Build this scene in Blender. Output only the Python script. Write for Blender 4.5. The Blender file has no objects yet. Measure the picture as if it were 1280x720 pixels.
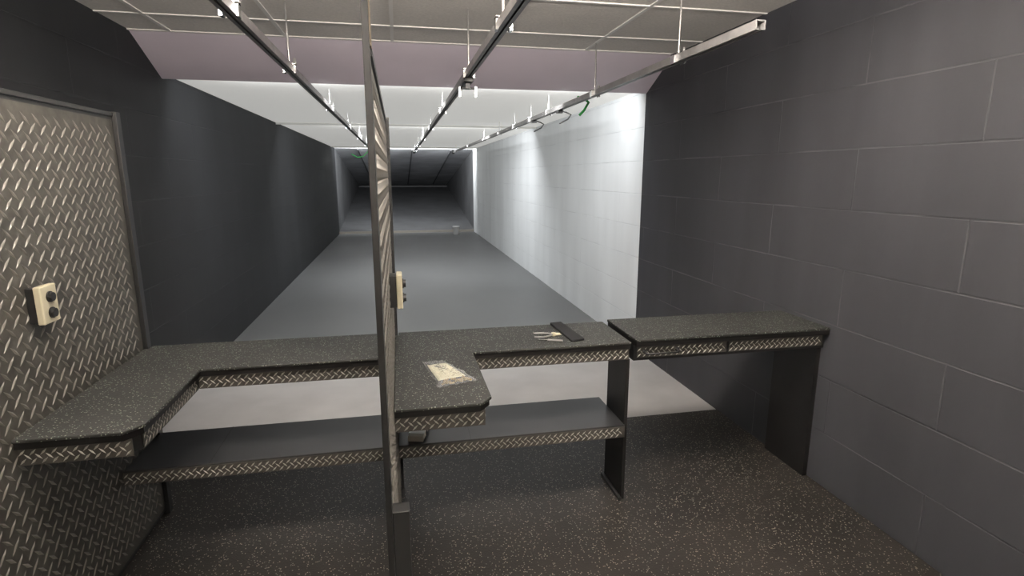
import bpy, bmesh, math, random
from mathutils import Vector, Matrix
random.seed(4)
scene = bpy.context.scene
col = scene.collection

# ---------------------------------------------------------------- materials
def mat(name, color, rough=0.6, metal=0.0, spec=0.5, noise=None, bump=None, alpha=1.0, emit=None):
    m = bpy.data.materials.new(name); m.use_nodes = True
    nt = m.node_tree; b = nt.nodes['Principled BSDF']
    b.inputs['Base Color'].default_value = (*color, 1)
    b.inputs['Roughness'].default_value = rough
    b.inputs['Metallic'].default_value = metal
    b.inputs['Specular IOR Level'].default_value = spec
    if alpha < 1: b.inputs['Alpha'].default_value = alpha
    if emit:
        b.inputs['Emission Color'].default_value = (*emit[0], 1)
        b.inputs['Emission Strength'].default_value = emit[1]
    tc = nt.nodes.new('ShaderNodeTexCoord')
    if noise:
        sc, amt, stretch = noise
        mp = nt.nodes.new('ShaderNodeMapping'); mp.inputs['Scale'].default_value = stretch
        nz = nt.nodes.new('ShaderNodeTexNoise'); nz.inputs['Scale'].default_value = sc
        nz.inputs['Detail'].default_value = 5
        nt.links.new(tc.outputs['Object'], mp.inputs[0]); nt.links.new(mp.outputs[0], nz.inputs['Vector'])
        rp = nt.nodes.new('ShaderNodeValToRGB')
        rp.color_ramp.elements[0].position = 0.3; rp.color_ramp.elements[1].position = 0.7
        rp.color_ramp.elements[0].color = (*[c*(1-amt) for c in color], 1)
        rp.color_ramp.elements[1].color = (*[min(1, c*(1+amt)) for c in color], 1)
        nt.links.new(nz.outputs['Fac'], rp.inputs[0]); nt.links.new(rp.outputs[0], b.inputs['Base Color'])
    if bump:
        sc, st = bump
        n2 = nt.nodes.new('ShaderNodeTexNoise'); n2.inputs['Scale'].default_value = sc
        nt.links.new(tc.outputs['Object'], n2.inputs['Vector'])
        bp = nt.nodes.new('ShaderNodeBump'); bp.inputs['Strength'].default_value = st; bp.inputs['Distance'].default_value = 0.01
        nt.links.new(n2.outputs['Fac'], bp.inputs['Height']); nt.links.new(bp.outputs[0], b.inputs['Normal'])
    return m

def speckle_mat(name, base, fleck, scale=130, dens=0.80, rough=0.55):
    m = mat(name, base, rough); nt = m.node_tree; b = nt.nodes['Principled BSDF']
    tc = nt.nodes.new('ShaderNodeTexCoord')
    v = nt.nodes.new('ShaderNodeTexVoronoi'); v.inputs['Scale'].default_value = scale
    nt.links.new(tc.outputs['Object'], v.inputs['Vector'])
    sep = nt.nodes.new('ShaderNodeSeparateColor'); nt.links.new(v.outputs['Color'], sep.inputs[0])
    g = nt.nodes.new('ShaderNodeMath'); g.operation = 'GREATER_THAN'; g.inputs[1].default_value = dens
    nt.links.new(sep.outputs[0], g.inputs[0])
    l = nt.nodes.new('ShaderNodeMath'); l.operation = 'LESS_THAN'; l.inputs[1].default_value = 0.42
    nt.links.new(v.outputs['Distance'], l.inputs[0])
    mu = nt.nodes.new('ShaderNodeMath'); mu.operation = 'MULTIPLY'
    nt.links.new(g.outputs[0], mu.inputs[0]); nt.links.new(l.outputs[0], mu.inputs[1])
    nz = nt.nodes.new('ShaderNodeTexNoise'); nz.inputs['Scale'].default_value = 2.2; nz.inputs['Detail'].default_value = 4
    nt.links.new(tc.outputs['Object'], nz.inputs['Vector'])
    rp = nt.nodes.new('ShaderNodeValToRGB')
    rp.color_ramp.elements[0].color = (*[c*0.7 for c in base], 1); rp.color_ramp.elements[0].position = .3
    rp.color_ramp.elements[1].color = (*[c*1.35 for c in base], 1); rp.color_ramp.elements[1].position = .7
    nt.links.new(nz.outputs['Fac'], rp.inputs[0])
    rf = nt.nodes.new('ShaderNodeMix'); rf.data_type = 'RGBA'
    nt.links.new(sep.outputs[1], rf.inputs[0])
    rf.inputs[6].default_value = (*fleck, 1); rf.inputs[7].default_value = (fleck[0]*.55, fleck[1]*.7, fleck[2]*.75, 1)
    mx = nt.nodes.new('ShaderNodeMix'); mx.data_type = 'RGBA'
    nt.links.new(mu.outputs[0], mx.inputs[0]); nt.links.new(rp.outputs[0], mx.inputs[6]); nt.links.new(rf.outputs[2], mx.inputs[7])
    nt.links.new(mx.outputs[2], b.inputs['Base Color'])
    bp = nt.nodes.new('ShaderNodeBump'); bp.inputs['Strength'].default_value = .35; bp.inputs['Distance'].default_value = .002
    nt.links.new(v.outputs['Distance'], bp.inputs['Height']); nt.links.new(bp.outputs[0], b.inputs['Normal'])
    return m

def block_wall_mat(name, color, line, axes='YZ', bw=1.22, bh=0.305, rough=.7, amt=.12):
    m = mat(name, color, rough, spec=.3); nt = m.node_tree; b = nt.nodes['Principled BSDF']
    tc = nt.nodes.new('ShaderNodeTexCoord'); sp = nt.nodes.new('ShaderNodeSeparateXYZ'); cb = nt.nodes.new('ShaderNodeCombineXYZ')
    nt.links.new(tc.outputs['Object'], sp.inputs[0])
    nt.links.new(sp.outputs[axes[0]], cb.inputs[0]); nt.links.new(sp.outputs[axes[1]], cb.inputs[1])
    wob = nt.nodes.new('ShaderNodeTexNoise'); wob.inputs['Scale'].default_value = 3
    nt.links.new(tc.outputs['Object'], wob.inputs['Vector'])
    br = nt.nodes.new('ShaderNodeTexBrick'); br.inputs['Scale'].default_value = 1
    br.inputs['Brick Width'].default_value = bw; br.inputs['Row Height'].default_value = bh
    br.inputs['Mortar Size'].default_value = .005; br.inputs['Mortar Smooth'].default_value = .6
    nt.links.new(cb.outputs[0], br.inputs['Vector'])
    nz = nt.nodes.new('ShaderNodeTexNoise'); nz.inputs['Scale'].default_value = 1.0; nz.inputs['Detail'].default_value = 6
    mp = nt.nodes.new('ShaderNodeMapping'); mp.inputs['Scale'].default_value = (2.2, 2.2, .45)
    nt.links.new(tc.outputs['Object'], mp.inputs[0]); nt.links.new(mp.outputs[0], nz.inputs['Vector'])
    rp = nt.nodes.new('ShaderNodeValToRGB')
    rp.color_ramp.elements[0].color = (*[c*(1-amt) for c in color], 1); rp.color_ramp.elements[0].position = .35
    rp.color_ramp.elements[1].color = (*[min(1,c*(1+amt)) for c in color], 1); rp.color_ramp.elements[1].position = .65
    nt.links.new(nz.outputs['Fac'], rp.inputs[0])
    wr = nt.nodes.new('ShaderNodeMapRange'); wr.inputs['From Min'].default_value=.42; wr.inputs['From Max'].default_value=.6
    nt.links.new(wob.outputs['Fac'], wr.inputs['Value'])
    mu = nt.nodes.new('ShaderNodeMath'); mu.operation='MULTIPLY'
    nt.links.new(br.outputs['Fac'], mu.inputs[0]); nt.links.new(wr.outputs[0], mu.inputs[1])
    mx = nt.nodes.new('ShaderNodeMix'); mx.data_type = 'RGBA'
    nt.links.new(mu.outputs[0], mx.inputs[0]); nt.links.new(rp.outputs[0], mx.inputs[6]); mx.inputs[7].default_value = (*line, 1)
    nt.links.new(mx.outputs[2], b.inputs['Base Color'])
    inv = nt.nodes.new('ShaderNodeMath'); inv.operation = 'SUBTRACT'; inv.inputs[0].default_value = 1
    nt.links.new(br.outputs['Fac'], inv.inputs[1])
    bp = nt.nodes.new('ShaderNodeBump'); bp.inputs['Strength'].default_value = .5; bp.inputs['Distance'].default_value = .006
    nt.links.new(inv.outputs[0], bp.inputs['Height']); nt.links.new(bp.outputs[0], b.inputs['Normal'])
    return m

M = {}
M['rubber_floor'] = speckle_mat('speckled_rubber_floor', (.019,.016,.014), (.36,.31,.24), 150, .86, .5)
M['rubber_top'] = speckle_mat('speckled_rubber_mat', (.021,.021,.020), (.30,.31,.25), 170, .82, .6)
M['rubber_black'] = mat('black_rubber', (.008,.008,.009), .7, spec=.3, bump=(300,.2))
M['black'] = mat('black_paint', (.012,.012,.012), .45)
M['blackwood'] = mat('black_laminate', (.010,.009,.009), .5, spec=.3, noise=(6,.2,(1,1,1)))
M['shelf'] = mat('shelf_laminate', (.030,.030,.032), .36, noise=(4,.2,(1,1,1)))
M['tread_base'] = mat('tread_plate_base', (.085,.08,.07), .5, metal=.4, noise=(25,.25,(1,1,1)))
M['tread_bar'] = mat('tread_plate_bar', (.50,.48,.43), .4, metal=.4)
M['tread_bar_dark'] = mat('tread_plate_bar_dark', (.22,.205,.185), .45, metal=.4)  # darker bars for the partition plate
M['steel'] = mat('galvanised_steel', (.28,.27,.265), .4, metal=.3, noise=(12,.2,(1,1,1)))
M['darksteel'] = mat('dark_steel', (.04,.04,.04), .4, metal=.5)
M['chrome'] = mat('chrome', (.8,.8,.8), .15, metal=1)
M['tan'] = mat('tan_edge', (.20,.15,.10), .5)
M['ivory'] = mat('ivory_plastic', (.62,.56,.40), .4)
M['white_wall'] = block_wall_mat('white_block_paint', (.80,.825,.84), (.68,.70,.72), amt=.05)
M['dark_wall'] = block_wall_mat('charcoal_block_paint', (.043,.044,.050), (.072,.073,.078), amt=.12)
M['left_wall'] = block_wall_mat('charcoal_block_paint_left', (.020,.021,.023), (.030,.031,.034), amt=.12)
M['rear_wall'] = mat('rear_wall_paint', (.45,.41,.36), .8, noise=(2,.08,(1,1,1)))
M['floor_grey'] = mat('grey_floor_paint', (.140,.144,.146), .42, noise=(1.2,.08,(1,.5,1)))
M['floor_light'] = mat('floor_painted_bright', (.50,.485,.475), .5, noise=(2.5,.10,(1,1,1)))  # brightness of the lit floor painted in as a paler colour
M['ceil_white'] = mat('white_ceiling_added_glow', (.70,.695,.66), .8, noise=(1.5,.03,(1,1,1)), emit=((1,.99,.95),.34))  # plain ceiling given an added glow for brightness and soft fill
M['ceil_plain'] = mat('white_ceiling_trim', (.70,.695,.66), .8, noise=(1.5,.03,(1,1,1)))
M['deflector'] = mat('deflector_paint', (.68,.60,.665), .55, noise=(1.3,.08,(1,1,1)))
M['tile'] = mat('acoustic_tile', (.74,.70,.65), .9, noise=(60,.08,(1,1,1)), bump=(180,.3))
M['grid'] = mat('ceiling_grid_metal', (.85,.82,.78), .5)
M['trap'] = mat('trap_steel_paint', (.11,.113,.118), .6, noise=(1.5,.2,(1,1,1)))
M['trap_dark'] = mat('trap_hood_paint', (.46,.47,.49), .6, noise=(1.5,.2,(1,1,1)))
M['trap_lip'] = mat('trap_lip', (.26,.24,.21), .6)
M['green'] = mat('green_cable', (.05,.45,.10), .5)
M['paper'] = mat('cream_paper', (.80,.76,.54), .8, noise=(20,.06,(1,1,1)))
M['ink'] = mat('ink', (.03,.03,.05), .6)
M['plastic'] = mat('clear_plastic', (.85,.85,.85), .15, spec=.7, alpha=.26)
M['brass'] = mat('brass', (.45,.32,.14), .3, metal=.9)
M['carton'] = mat('white_carton', (.72,.69,.62), .7, noise=(15,.12,(1,1,1)))
M['fill_lamp'] = mat('fill_lamp_diffuser', (.9,.9,.9), .5, emit=((1,.93,.84), 34))  # glow of the added unseen fill boxes
M['fill_lamp_up'] = mat('fill_lamp_uplight', (.9,.9,.9), .5, emit=((1,.93,.86), 235))  # upward glow added to brighten tiles and deflector
M['white_plastic'] = mat('white_plastic', (.8,.8,.8), .4)

# ---------------------------------------------------------------- helpers
def finish(name, bm, mats, parent=None, smooth=False, bevel=0):
    bmesh.ops.recalc_face_normals(bm, faces=bm.faces[:])
    me = bpy.data.meshes.new(name); bm.to_mesh(me); bm.free()
    for m in mats: me.materials.append(m)
    ob = bpy.data.objects.new(name, me); col.objects.link(ob)
    if parent: ob.parent = parent
    if smooth:
        for p in me.polygons: p.use_smooth = True
    if bevel:
        md = ob.modifiers.new('bevel', 'BEVEL'); md.width = bevel; md.segments = 2; md.limit_method = 'ANGLE'
    return ob
def empty(name, loc=(0,0,0)):
    e = bpy.data.objects.new(name, None); e.empty_display_size = .1; col.objects.link(e)
    return e
def add_box(bm, x0,x1,y0,y1,z0,z1, mi=0):
    vs = [bm.verts.new((x,y,z)) for z in (z0,z1) for x,y in ((x0,y0),(x1,y0),(x1,y1),(x0,y1))]
    for f in ((0,3,2,1),(4,5,6,7),(0,1,5,4),(1,2,6,5),(2,3,7,6),(3,0,4,7)):
        bm.faces.new([vs[i] for i in f]).material_index = mi
def box(name, x0,x1,y0,y1,z0,z1, m, parent=None, bevel=0):
    bm = bmesh.new(); add_box(bm,x0,x1,y0,y1,z0,z1)
    return finish(name, bm, [M[m]], parent, bevel=bevel)
def prism(name, poly, z0, z1, m, parent=None, bevel=0):
    bm = bmesh.new()
    a = [bm.verts.new((x,y,z0)) for x,y in poly]; b = [bm.verts.new((x,y,z1)) for x,y in poly]
    bm.faces.new(a); bm.faces.new(b); n = len(poly)
    for i in range(n): bm.faces.new((a[i],a[(i+1)%n],b[(i+1)%n],b[i]))
    return finish(name, bm, [M[m]], parent, bevel=bevel)
def prism_x(name, poly_yz, x0, x1, m, parent=None, bevel=0):
    bm = bmesh.new()
    a = [bm.verts.new((x0,y,z)) for y,z in poly_yz]; b = [bm.verts.new((x1,y,z)) for y,z in poly_yz]
    bm.faces.new(a); bm.faces.new(b); n = len(poly_yz)
    for i in range(n): bm.faces.new((a[i],a[(i+1)%n],b[(i+1)%n],b[i]))
    return finish(name, bm, [M[m]], parent, bevel=bevel)
def add_cyl(bm, p0, p1, r0, r1=None, seg=12, mi=0):
    r1 = r0 if r1 is None else r1
    p0, p1 = Vector(p0), Vector(p1); d = (p1-p0).normalized()
    u = d.orthogonal().normalized(); v = d.cross(u)
    A=[];B=[]
    for i in range(seg):
        t = 2*math.pi*i/seg; o = u*math.cos(t)+v*math.sin(t)
        A.append(bm.verts.new(p0+o*r0)); B.append(bm.verts.new(p1+o*r1))
    bm.faces.new(A).material_index=mi; bm.faces.new(B).material_index=mi
    for i in range(seg):
        f = bm.faces.new((A[i],A[(i+1)%seg],B[(i+1)%seg],B[i])); f.material_index=mi
def tube(name, pts, r, m, parent=None):
    cu = bpy.data.curves.new(name,'CURVE'); cu.dimensions='3D'; cu.bevel_depth=r; cu.bevel_resolution=3
    s = cu.splines.new('POLY'); s.points.add(len(pts)-1)
    for p,q in zip(s.points, pts): p.co=(*q,1)
    cu.materials.append(M[m]); ob = bpy.data.objects.new(name,cu); col.objects.link(ob)
    if parent: ob.parent=parent
    return ob
def tread(name, origin, U, V, w, h, parent=None, s=.0215, thick=.003, L=.0150, W=.0036, H=.002, bar='tread_bar'):
    """diamond (tread) plate: sheet plus raised lozenge bars laid at right angles on a 45-degree lattice"""
    bm = bmesh.new(); O=Vector(origin); U=Vector(U); V=Vector(V); N=U.cross(V)
    c=[O, O+U*w, O+U*w+V*h, O+V*h]
    A=[bm.verts.new(p) for p in c]; B=[bm.verts.new(p-N*thick) for p in c]
    bm.faces.new(A); bm.faces.new(B)
    for i in range(4): bm.faces.new((A[i],A[(i+1)%4],B[(i+1)%4],B[i]))
    ea=(U+V).normalized(); eb=(V-U).normalized(); r2=math.sqrt(.5)
    n=int((w+h)/s)+3
    for i in range(-n,n+1):
        for j in range(-n,n+1):
            cu=s*(i-j)*r2+.011; cv=s*(i+j)*r2+.013
            ext=L*.7072
            if cu-ext<0 or cu+ext>w or cv-ext<0 or cv+ext>h: continue
            e=ea if (i+j)%2==0 else eb
            f = N.cross(e); l=L
            C=O+U*cu+V*cv+N*.00005
            a0=bm.verts.new(C-e*l); b0=bm.verts.new(C-f*W); c0=bm.verts.new(C+e*l); d0=bm.verts.new(C+f*W)
            p=bm.verts.new(C-e*l*.5+N*H); q=bm.verts.new(C+e*l*.5+N*H)
            for fc in ((a0,b0,p),(b0,q,p),(b0,c0,q),(c0,d0,q),(d0,p,q),(d0,a0,p)):
                bm.faces.new(fc).material_index=1
    return finish(name, bm, [M['tread_base'],M[bar]], parent)

# ---------------------------------------------------------------- room shell
XL, XR = -1.75, 2.25
ZC, ZD = 2.67, 2.47      # firing line ceiling, downrange ceiling
YE = 17.1; YB = 27.0
box('floor', XL-.1, XR+.1, -2.5, 3.47, -.12, 0, 'rubber_floor')
box('floor_apron', XL-.1, XR+.1, 3.47, 5.3, -.12, -.004, 'floor_light')
box('floor_downrange', XL-.1, XR+.1, 5.3, YB+.1, -.12, -.004, 'floor_grey')
box('wall_right', XR, XR+.15, 4.96, YE, -.12, 2.9, 'white_wall')
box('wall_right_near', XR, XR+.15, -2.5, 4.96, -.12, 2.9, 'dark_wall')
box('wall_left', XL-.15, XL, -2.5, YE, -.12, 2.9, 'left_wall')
box('wall_rear', XL-.15, XR+.15, -2.65, -2.5, -.12, 2.9, 'rear_wall')
box('wall_back', XL-.15, XR+.15, YB, YB+.15, -.12, 2.9, 'trap')
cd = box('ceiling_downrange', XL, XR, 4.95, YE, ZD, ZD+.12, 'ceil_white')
cl = box('ceiling', XL, XR, -2.5, 4.47, ZC, ZC+.1, 'tile')
gb = bmesh.new()
for k in range(-3,4):
    x = k*.745
    if XL < x < XR-.02: add_box(gb, x-.012,x+.012,-2.5,4.46,ZC-.006,ZC)
y = 4.02
while y > -2.5:
    add_box(gb, XL, XR, y-.012, y+.012, ZC-.0065, ZC-.0005); y -= .745
add_box(gb, XL, XR, 4.44, 4.465, ZC-.0065, ZC)
finish('trim_1', gb, [M['grid']])
prism_x('ceiling_deflector', [(4.46,2.67),(4.95,2.43),(4.97,2.43),(4.97,2.78),(4.46,2.78)], XL, XR, 'deflector')

def fill_strip(y, power, dirz=-.38, lip=.0, w=3.7):  # added strips to brighten wall, ceiling and trap; lips hide them
    if lip: box('fill_strip_lip', XL+.002, XR-.002, y-.10, y-.085, ZD-lip, ZD, 'ceil_plain', cd)
    box('fill_strip_housing', .25-w/2, .25+w/2, y-.02, y+.04, ZD-.006, ZD, 'white_plastic', cd)
    L = bpy.data.lights.new('fill_strip_light','AREA'); L.shape='RECTANGLE'; L.size=w; L.size_y=.022
    L.energy=power; L.color=(.97,.985,1.0)
    o=bpy.data.objects.new('tube', L); col.objects.link(o); o.parent=cd  # added area source, kept out of view
    o.location=((XL+XR)/2, y, ZD-.020)
    o.rotation_euler=(Vector((0,.93,dirz))).to_track_quat('-Z','Y').to_euler()
fill_strip(5.02, 52, -.6, w=3.3)
fill_strip(9.2, 80, -1.2, .028, w=2.6)
fill_strip(16.2, 150, -.02, .025, w=3.0)

# unseen fill boxes added over the shooters to brighten bench and ceiling
for i,(x,yy) in enumerate(((-.55,1.6),(1.0,1.6),(.37,-.9))):
    e = empty('added_fill_box')
    box('fill_downlight', x-.38,x+.38,yy-.12,yy+.12,ZC-.26,ZC-.225,'fill_lamp',e)
    box('fill_uplight', x-.38,x+.38,yy-.12,yy+.12,ZC-.225,ZC-.20,'fill_lamp_up',e)
    box('end_cap_a', x-.39,x-.38,yy-.125,yy+.125,ZC-.265,ZC-.195,'grid',e)
    box('end_cap_b', x+.38,x+.39,yy-.125,yy+.125,ZC-.265,ZC-.195,'grid',e)
    bm=bmesh.new()
    for dx in (-.3,.3): add_cyl(bm,(x+dx,yy,ZC-.20),(x+dx,yy,ZC),.005)
    finish('hangers',bm,[M['chrome']],e)

# ---------------------------------------------------------------- bullet trap
bt = empty('bullet_trap')
prism_x('berm', [(YE,-.1),(YE,.06),(YB,1.245),(YB,-.1)], XL, XR, 'trap', bt)
prism_x('hood', [(YE,ZD-.01),(YB,1.25),(YB,2.9),(YE,2.9)], XL, XR, 'trap_dark', bt)
box('side_plate_right', XR, XR+.1, YE, YB, -.1, 2.9, 'trap', bt)
box('side_plate_left', XL-.1, XL, YE, YB, -.1, 2.9, 'trap', bt)
box('lip', XL, XR, YE-.06, YE, -.004, .06, 'trap_lip', bt)
box('apex_bar', XL+.01, XR-.01, YB-.6, YB-.5, 1.17, 1.22, 'trap', bt)
bm = bmesh.new()
for x in (-1.1,.45,1.6):
    n=Vector((0,-(ZD-1.26),-(YB-YE))).normalized()*.03
    p=[Vector((x-.02,YE+.05,ZD-.02)),Vector((x+.02,YE+.05,ZD-.02)),Vector((x+.02,YB-.5,1.32)),Vector((x-.02,YB-.5,1.32))]
    A=[bm.verts.new(q) for q in p]; B=[bm.verts.new(q+n) for q in p]
    bm.faces.new(A); bm.faces.new(B)
    for i in range(4): bm.faces.new((A[i],A[(i+1)%4],B[(i+1)%4],B[i]))
finish('hood_ribs', bm, [M['trap']], bt)

bm = bmesh.new()
bx,by=1.62,16.3
prof=[(.0,.0),(.080,.0),(.098,.22),(.104,.22),(.104,.235),(.092,.235),(.076,.02),(0,.02)]
rings=[]
for r,z in prof:
    rings.append([bm.verts.new((bx+r*math.cos(t*math.pi/10), by+r*math.sin(t*math.pi/10), z-.004)) for t in range(20)] if r>0 else [bm.verts.new((bx,by,z-.004))])
for a,b in zip(rings,rings[1:]):
    for i in range(20):
        j=(i+1)%20
        if len(a)==1: bm.faces.new((a[0],b[i],b[j]))
        elif len(b)==1: bm.faces.new((a[i],a[j],b[0]))
        else: bm.faces.new((a[i],a[j],b[j],b[i]))
bk=empty('bucket'); finish('pail', bm, [M['white_plastic']], bk, smooth=True)
tube('handle', [(bx+.104*math.cos(t), by-.02-.03*math.sin(t), .20-.07*math.sin(t)) for t in [i*math.pi/10 for i in range(11)]], .004,'darksteel',bk)

# ---------------------------------------------------------------- target rails
def rail(x, y0, y1, hangers, zr=2.30, extras=True):
    e = empty('target_retriever_rail')
    bm = bmesh.new()
    add_box(bm, x-.022,x+.022,y0,y1,zr+.022,zr+.026)
    add_box(bm, x-.022,x-.018,y0,y1,zr-.012,zr+.022)
    add_box(bm, x+.018,x+.022,y0,y1,zr-.012,zr+.022)
    add_box(bm, x-.018,x-.005,y0,y1,zr-.012,zr-.009)
    add_box(bm, x+.005,x+.018,y0,y1,zr-.012,zr-.009)
    finish('channel', bm, [M['steel']], e)
    bm = bmesh.new()
    add_box(bm, x-.006,x+.006,y0+.02,y1-.02,zr-.004,zr+.004)
    finish('drive_belt', bm, [M['black']], e)
    bm = bmesh.new()
    for y in hangers:
        top = ZC if y<4.4 else ZD
        add_cyl(bm,(x,y,zr+.02),(x,y,top),.006)
        add_box(bm,x-.035,x+.035,y-.02,y+.02,zr+.024,zr+.034)
        add_box(bm,x-.035,x-.023,y-.02,y+.02,zr-.02,zr+.03)
        add_box(bm,x+.023,x+.035,y-.02,y+.02,zr-.02,zr+.03)
        add_cyl(bm,(x+.03,y,zr+.03),(x+.03,y,zr+.065),.012,.007)
    finish('hangers', bm, [M['chrome']], e)
    bm = bmesh.new()
    add_box(bm,x-.03,x+.03,y1-.02,y1+.10,zr-.04,zr+.05)
    add_cyl(bm,(x-.035,y1+.04,zr-.0),(x+.035,y1+.04,zr-.0),.03)
    finish('end_pulley', bm, [M['darksteel']], e)
    return e
r1=rail(.449, .6, 15.1, [2.4,3.55,5.6,7.6,9.8,12,14.4])
r2=rail(1.49, 2.2, 15.3, [2.9,4.2,5.55,6.3,7.2,8.3,9.8,12.0,14.6])
r3=rail(-.59, .6, 15.1, [2.4,3.6,5.6,7.6,9.8,12,14.4])
x=.449; y=3.62
bm=bmesh.new()
add_box(bm,x-.03,x+.03,y-.06,y+.06,2.262,2.287)
for dx in(-.02,.02): add_cyl(bm,(x+dx-.006,y-.03,2.29),(x+dx+.006,y-.03,2.29),.011); add_cyl(bm,(x+dx-.006,y+.03,2.29),(x+dx+.006,y+.03,2.29),.011)
add_box(bm,x-.014,x+.014,y-.02,y+.02,2.225,2.262)
add_cyl(bm,(x-.05,y,2.23),(x+.05,y,2.23),.006)
finish('target_trolley',bm,[M['darksteel']],r1,bevel=.002)
bm=bmesh.new()
for dx in(-.05,.05): add_box(bm,x+dx-.006,x+dx+.006,y-.01,y+.01,2.18,2.24)
finish('target_clips',bm,[M['chrome']],r1)
for yy in (5.15,6.15):
    tube('clip_arm',[(1.49,yy,2.29),(1.56,yy,2.27),(1.60,yy,2.25),(1.57,yy,2.21),(1.49,yy,2.17)],.007,'black',r2)
    bm=bmesh.new(); add_box(bm,1.465,1.515,yy-.03,yy+.03,2.262,2.288); finish('slider',bm,[M['darksteel']],r2)
e=empty('green_cable')
tube('strand',[(1.49,4.62,2.335),(1.56,4.64,2.325),(1.60,4.66,2.30),(1.575,4.7,2.24),(1.54,4.72,2.20)],.011,'green',e)
e=empty('green_cable')
tube('strand',[(-.59,13.0,2.27),(-.62,12.6,2.18),(-.70,12.3,2.08),(-.80,12.1,2.06),(-.9,12.0,2.12)],.010,'green',e)

# ---------------------------------------------------------------- stalls
def shell_partition(dx):
    e = empty('stall_partition')
    X0,X1=-.058+dx,-.050+dx
    box('core_panel', X0,X1-.0005,1.31,2.86,.02,1.96,'black',e)
    tread('tread_plate_skin',(X1+.002,1.325,.04),(0,1,0),(0,0,1),1.52,1.90,e,thick=.002,s=.044,L=.031,W=.0062,H=.003,bar='tread_bar_dark')
    box('front_post', X0-.004,X1+.003,1.285,1.322,0,2.67,'black',e,bevel=.001)
    box('front_edge_strip', X1+.003,X1+.006,1.29,1.322,1.97,2.35,'tan',e)
    box('rear_post', -.068+dx,-.032+dx,2.855,2.895,0,1.975,'black',e,bevel=.002)
    box('top_cap', X0-.004,X1+.006,1.322,2.87,1.955,1.972,'darksteel',e,bevel=.001)
    box('foot_sleeve', -.047+dx,-.004+dx,1.315,1.36,0,.85,'darksteel',e,bevel=.002)
    box('foot_plate', -.07+dx,0+dx,1.27,1.42,0,.008,'darksteel',e)
    return e
sp_a=shell_partition(0); sp_b=shell_partition(-1.18)

def control_box(dx):
    e = empty('target_control_box')
    box('backbox', -.047+dx,-.021+dx,2.08,2.16,1.21,1.33,'black',e,bevel=.002)
    box('cover', -.021+dx,.001+dx,2.075,2.165,1.205,1.335,'ivory',e,bevel=.004)
    bm=bmesh.new()
    for z in (1.295,1.24):
        add_cyl(bm,(.001+dx,2.12,z),(.006+dx,2.12,z),.019,seg=20)
        add_cyl(bm,(.006+dx,2.12,z),(.014+dx,2.12,z),.015,seg=20)
    finish('buttons',bm,[M['black']],e)
    return e
control_box(0); control_box(-1.18)

def bench(dx, xr):
    e = empty('shooting_bench')
    x0=-.045+dx; xn=-.028+dx
    P=[(x0,1.89),(.27+dx,1.89),(.315+dx,1.945),(.315+dx,2.49),(xr,2.49),(xr,2.90),(xn,2.90),(xn,2.85),(x0,2.85)]
    prism('rubber_top',P,.870,.882,'rubber_top',e,bevel=.003)
    Q=[(x0,1.898),(.266+dx,1.898),(.307+dx,1.95),(.307+dx,2.498),(xr,2.498),(xr,2.895),(xn,2.895),(xn,2.85),(x0,2.85)]
    prism('bench_board',Q,.846,.870,'blackwood',e)
    R=[(x0,1.915),(.250+dx,1.915),(.290+dx,1.965),(.290+dx,2.515),(xr,2.515),(xr,2.885),(xn,2.885),(xn,2.85),(x0,2.85)]
    prism('frame',R,.785,.846,'black',e)
    tread('front_apron',(.295+dx,2.511,.785),(1,0,0),(0,0,1),xr-.295-dx,.060,e)
    tread('extension_apron',(x0,1.911,.785),(1,0,0),(0,0,1),.33,.060,e)
    tread('extension_side_apron',(.294+dx,1.97,.785),(0,1,0),(0,0,1),.535,.060,e)
    box('lower_shelf', x0, xr-.012, 2.50,2.88,.412,.434,'shelf',e,bevel=.002)
    box('shelf_rail', x0, xr-.012, 2.515,2.54,.365,.412,'black',e)
    tread('shelf_apron',(x0,2.497,.368),(1,0,0),(0,0,1),xr-.012-x0,.058,e)
    box('shelf_joint', .30+dx,.303+dx, 2.50,2.88,.434,.4345,'black',e)
    bm=bmesh.new(); add_box(bm,xr-.012,xr+.008,2.515,2.76,0,.785); finish('support_panel',bm,[M['blackwood']],e,bevel=.002)
    box('support_foot',xr-.028,xr-.012,2.50,2.77,0,.018,'darksteel',e,bevel=.002)
    return e
bench(0,1.112); bench(-1.18,-.075)

e=empty('drawer_bench')
box('rubber_top',1.134,XR-.004,2.475,2.885,.884,.897,'rubber_top',e,bevel=.003)
box('bench_board',1.138,XR-.004,2.482,2.88,.858,.884,'blackwood',e)
box('frame',1.138,XR-.004,2.515,2.87,.775,.858,'black',e)
box('support_panel',XR-.03,XR-.004,2.53,2.87,0,.775,'blackwood',e)
tread('drawer_front',(1.155,2.510,.790),(1,0,0),(0,0,1),.50,.062,e)
tread('apron',(1.67,2.510,.790),(1,0,0),(0,0,1),.56,.062,e)
tube('drawer_handle',[(1.19,2.508,.826),(1.19,2.478,.822),(1.20,2.472,.820),(1.36,2.472,.820),(1.37,2.478,.822),(1.37,2.508,.826)],.005,'darksteel',e)
bm=bmesh.new(); add_cyl(bm,(1.19,2.508,.826),(1.19,2.498,.826),.012); add_cyl(bm,(1.37,2.508,.826),(1.37,2.498,.826),.012)
finish('handle_rosettes',bm,[M['chrome']],e)

# ---------------------------------------------------------------- things on the bench
ZT=.882
prism('rubber_strip',[(.802,2.895),(.868,2.905),(.892,2.565),(.818,2.545)],ZT,ZT+.012,'rubber_black',bevel=.003)

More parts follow.
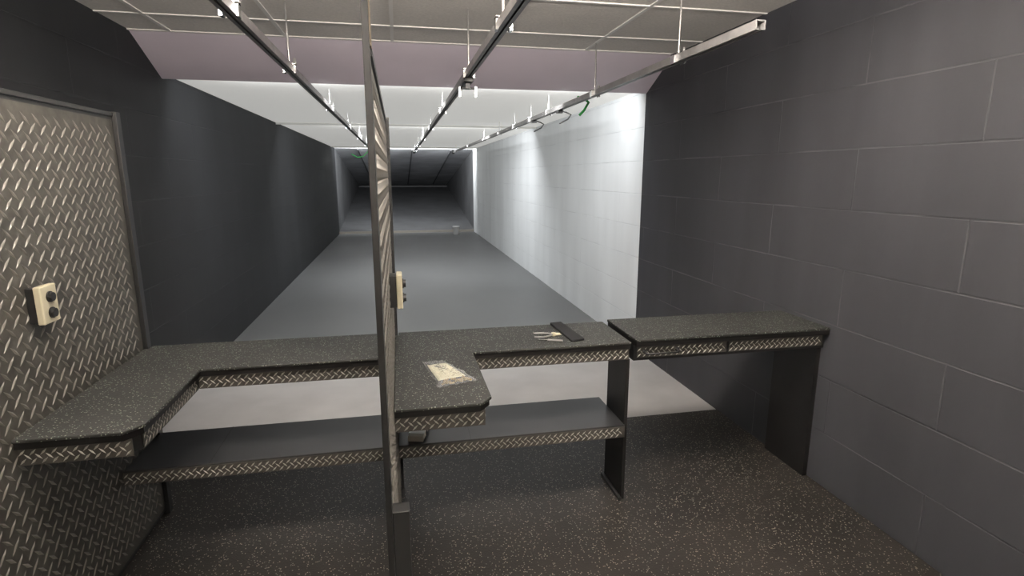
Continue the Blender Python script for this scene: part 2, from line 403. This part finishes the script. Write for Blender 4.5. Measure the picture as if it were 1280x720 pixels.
pl=empty('pliers')
def arm(name,pts,r,m): tube(name,[(x,y,ZT+z) for x,y,z in pts],r,m,pl)
arm('handle_a',[(.665,2.72,.006),(.70,2.715,.007),(.735,2.70,.008),(.755,2.685,.008)],.0045,'steel')
arm('handle_b',[(.655,2.655,.006),(.70,2.64,.007),(.74,2.66,.008),(.757,2.678,.008)],.0045,'steel')
bm=bmesh.new(); add_cyl(bm,(.762,2.68,ZT),(.762,2.68,ZT+.016),.012)
add_cyl(bm,(.762,2.683,ZT+.008),(.80,2.69,ZT+.007),.008,.003); add_cyl(bm,(.762,2.677,ZT+.008),(.80,2.668,ZT+.007),.008,.003)
finish('jaws',bm,[M['ivory']],pl,smooth=False)
sd=empty('screwdriver'); bm=bmesh.new()
add_cyl(bm,(.66,2.66-.045,ZT+.004),(.705,2.586,ZT+.007),.0035); finish('shaft',bm,[M['chrome']],sd)
bm=bmesh.new(); add_cyl(bm,(.705,2.586,ZT+.008),(.775,2.555,ZT+.008),.006,.007,seg=6); finish('grip',bm,[M['steel']],sd,bevel=.002)

bag=empty('plastic_bag')
c=[Vector((.075,2.375)),Vector((.165,2.39)),Vector((.285,2.11)),Vector((.125,2.055))]
def bilin(u,v): return (c[0]*(1-u)+c[1]*u)*(1-v)+(c[3]*(1-u)+c[2]*u)*v
from mathutils import noise as mn
bm=bmesh.new(); NU,NV=26,36; top=[];bot=[]
for j in range(NV+1):
    ra=[];rb=[]
    for i in range(NU+1):
        u,v=i/NU,j/NV; p=bilin(u,v)
        edge=min(u,1-u,v,1-v); f=min(1,edge*6)
        k=mn.noise(Vector((u*5,v*7,1.3)))+.6*mn.noise(Vector((u*13,v*15,4)))
        h=.003+f*(.014+.020*abs(k))*(.4+.9*v)
        wob=Vector((mn.noise(Vector((u*4,v*6,8))),mn.noise(Vector((u*4,v*6,11)))))*.010
        ra.append(bm.verts.new((p.x+wob.x,p.y+wob.y,ZT+h+(.008 if edge==0 else 0)*abs(k)+.001)))
    top.append(ra)
for j in range(NV):
    for i in range(NU):
        bm.faces.new((top[j][i],top[j][i+1],top[j+1][i+1],top[j+1][i]))
finish('film',bm,[M['plastic']],bag,smooth=True)
bm=bmesh.new(); g=[]
for j in range(9):
    r=[]
    for i in range(7):
        u=.10+.80*i/6; v=.17+.60*j/8; p=bilin(u,v)
        r.append(bm.verts.new((p.x,p.y,ZT+.006+.005*abs(mn.noise(Vector((u*3,v*3,2)))))))
    g.append(r)
for j in range(8):
    for i in range(6): bm.faces.new((g[j][i],g[j][i+1],g[j+1][i+1],g[j+1][i]))
o=finish('paper_label',bm,[M['paper']],bag,smooth=True); md=o.modifiers.new('s','SOLIDIFY'); md.thickness=.001
for k,(st) in enumerate(([(.3,.30),(.42,.36),(.38,.28),(.52,.38)],[(.55,.33),(.62,.40),(.70,.33)],[(.35,.45),(.5,.42),(.62,.47)])):
    tube('pen_stroke_%d'%k,[(*bilin(u,v),ZT+.0125) for u,v in st],.0013,'ink',bag)
bm=bmesh.new()
for k in range(18):
    p=bilin(random.uniform(.15,.9),random.uniform(.80,.95)); a=random.uniform(0,3.14)
    d=Vector((math.cos(a),math.sin(a)))*.011
    add_cyl(bm,(p.x-d.x,p.y-d.y,ZT+.006),(p.x+d.x,p.y+d.y,ZT+.006),.0045)
finish('cartridges',bm,[M['brass']],bag)

cb=empty('ammunition_carton')
def rot_box(name,cx,cy,w,d,z0,z1,ang,m,parent,bevel=0):
    ca,sa=math.cos(ang),math.sin(ang)
    P=[(cx+x*ca-y*sa,cy+x*sa+y*ca) for x,y in((-w/2,-d/2),(w/2,-d/2),(w/2,d/2),(-w/2,d/2))]
    return prism(name,P,z0,z1,m,parent,bevel)
rot_box('tray',.055,2.61,.075,.17,.4342,.462,-.25,'carton',cb,.002)
rot_box('lid_flap',.055,2.61,.079,.12,.462,.466,-.25,'white_plastic',cb,.001)
rot_box('label_band',.055,2.60,.0796,.014,.436,.4665,-.25,'ink',cb)

# ---------------------------------------------------------------- world + camera
w=bpy.data.worlds.new('world'); scene.world=w; w.use_nodes=True
w.node_tree.nodes['Background'].inputs[0].default_value=(.02,.02,.02,1)
scene.view_settings.view_transform='Standard'
cam=bpy.data.cameras.new('camera'); cam.lens=693/1280*36; cam.sensor_width=36; cam.clip_start=.02
co=bpy.data.objects.new('camera',cam); col.objects.link(co)
co.location=(0,0,1.70); co.rotation_euler=(math.radians(90-11.5),0,math.radians(-11.43))
scene.camera=co
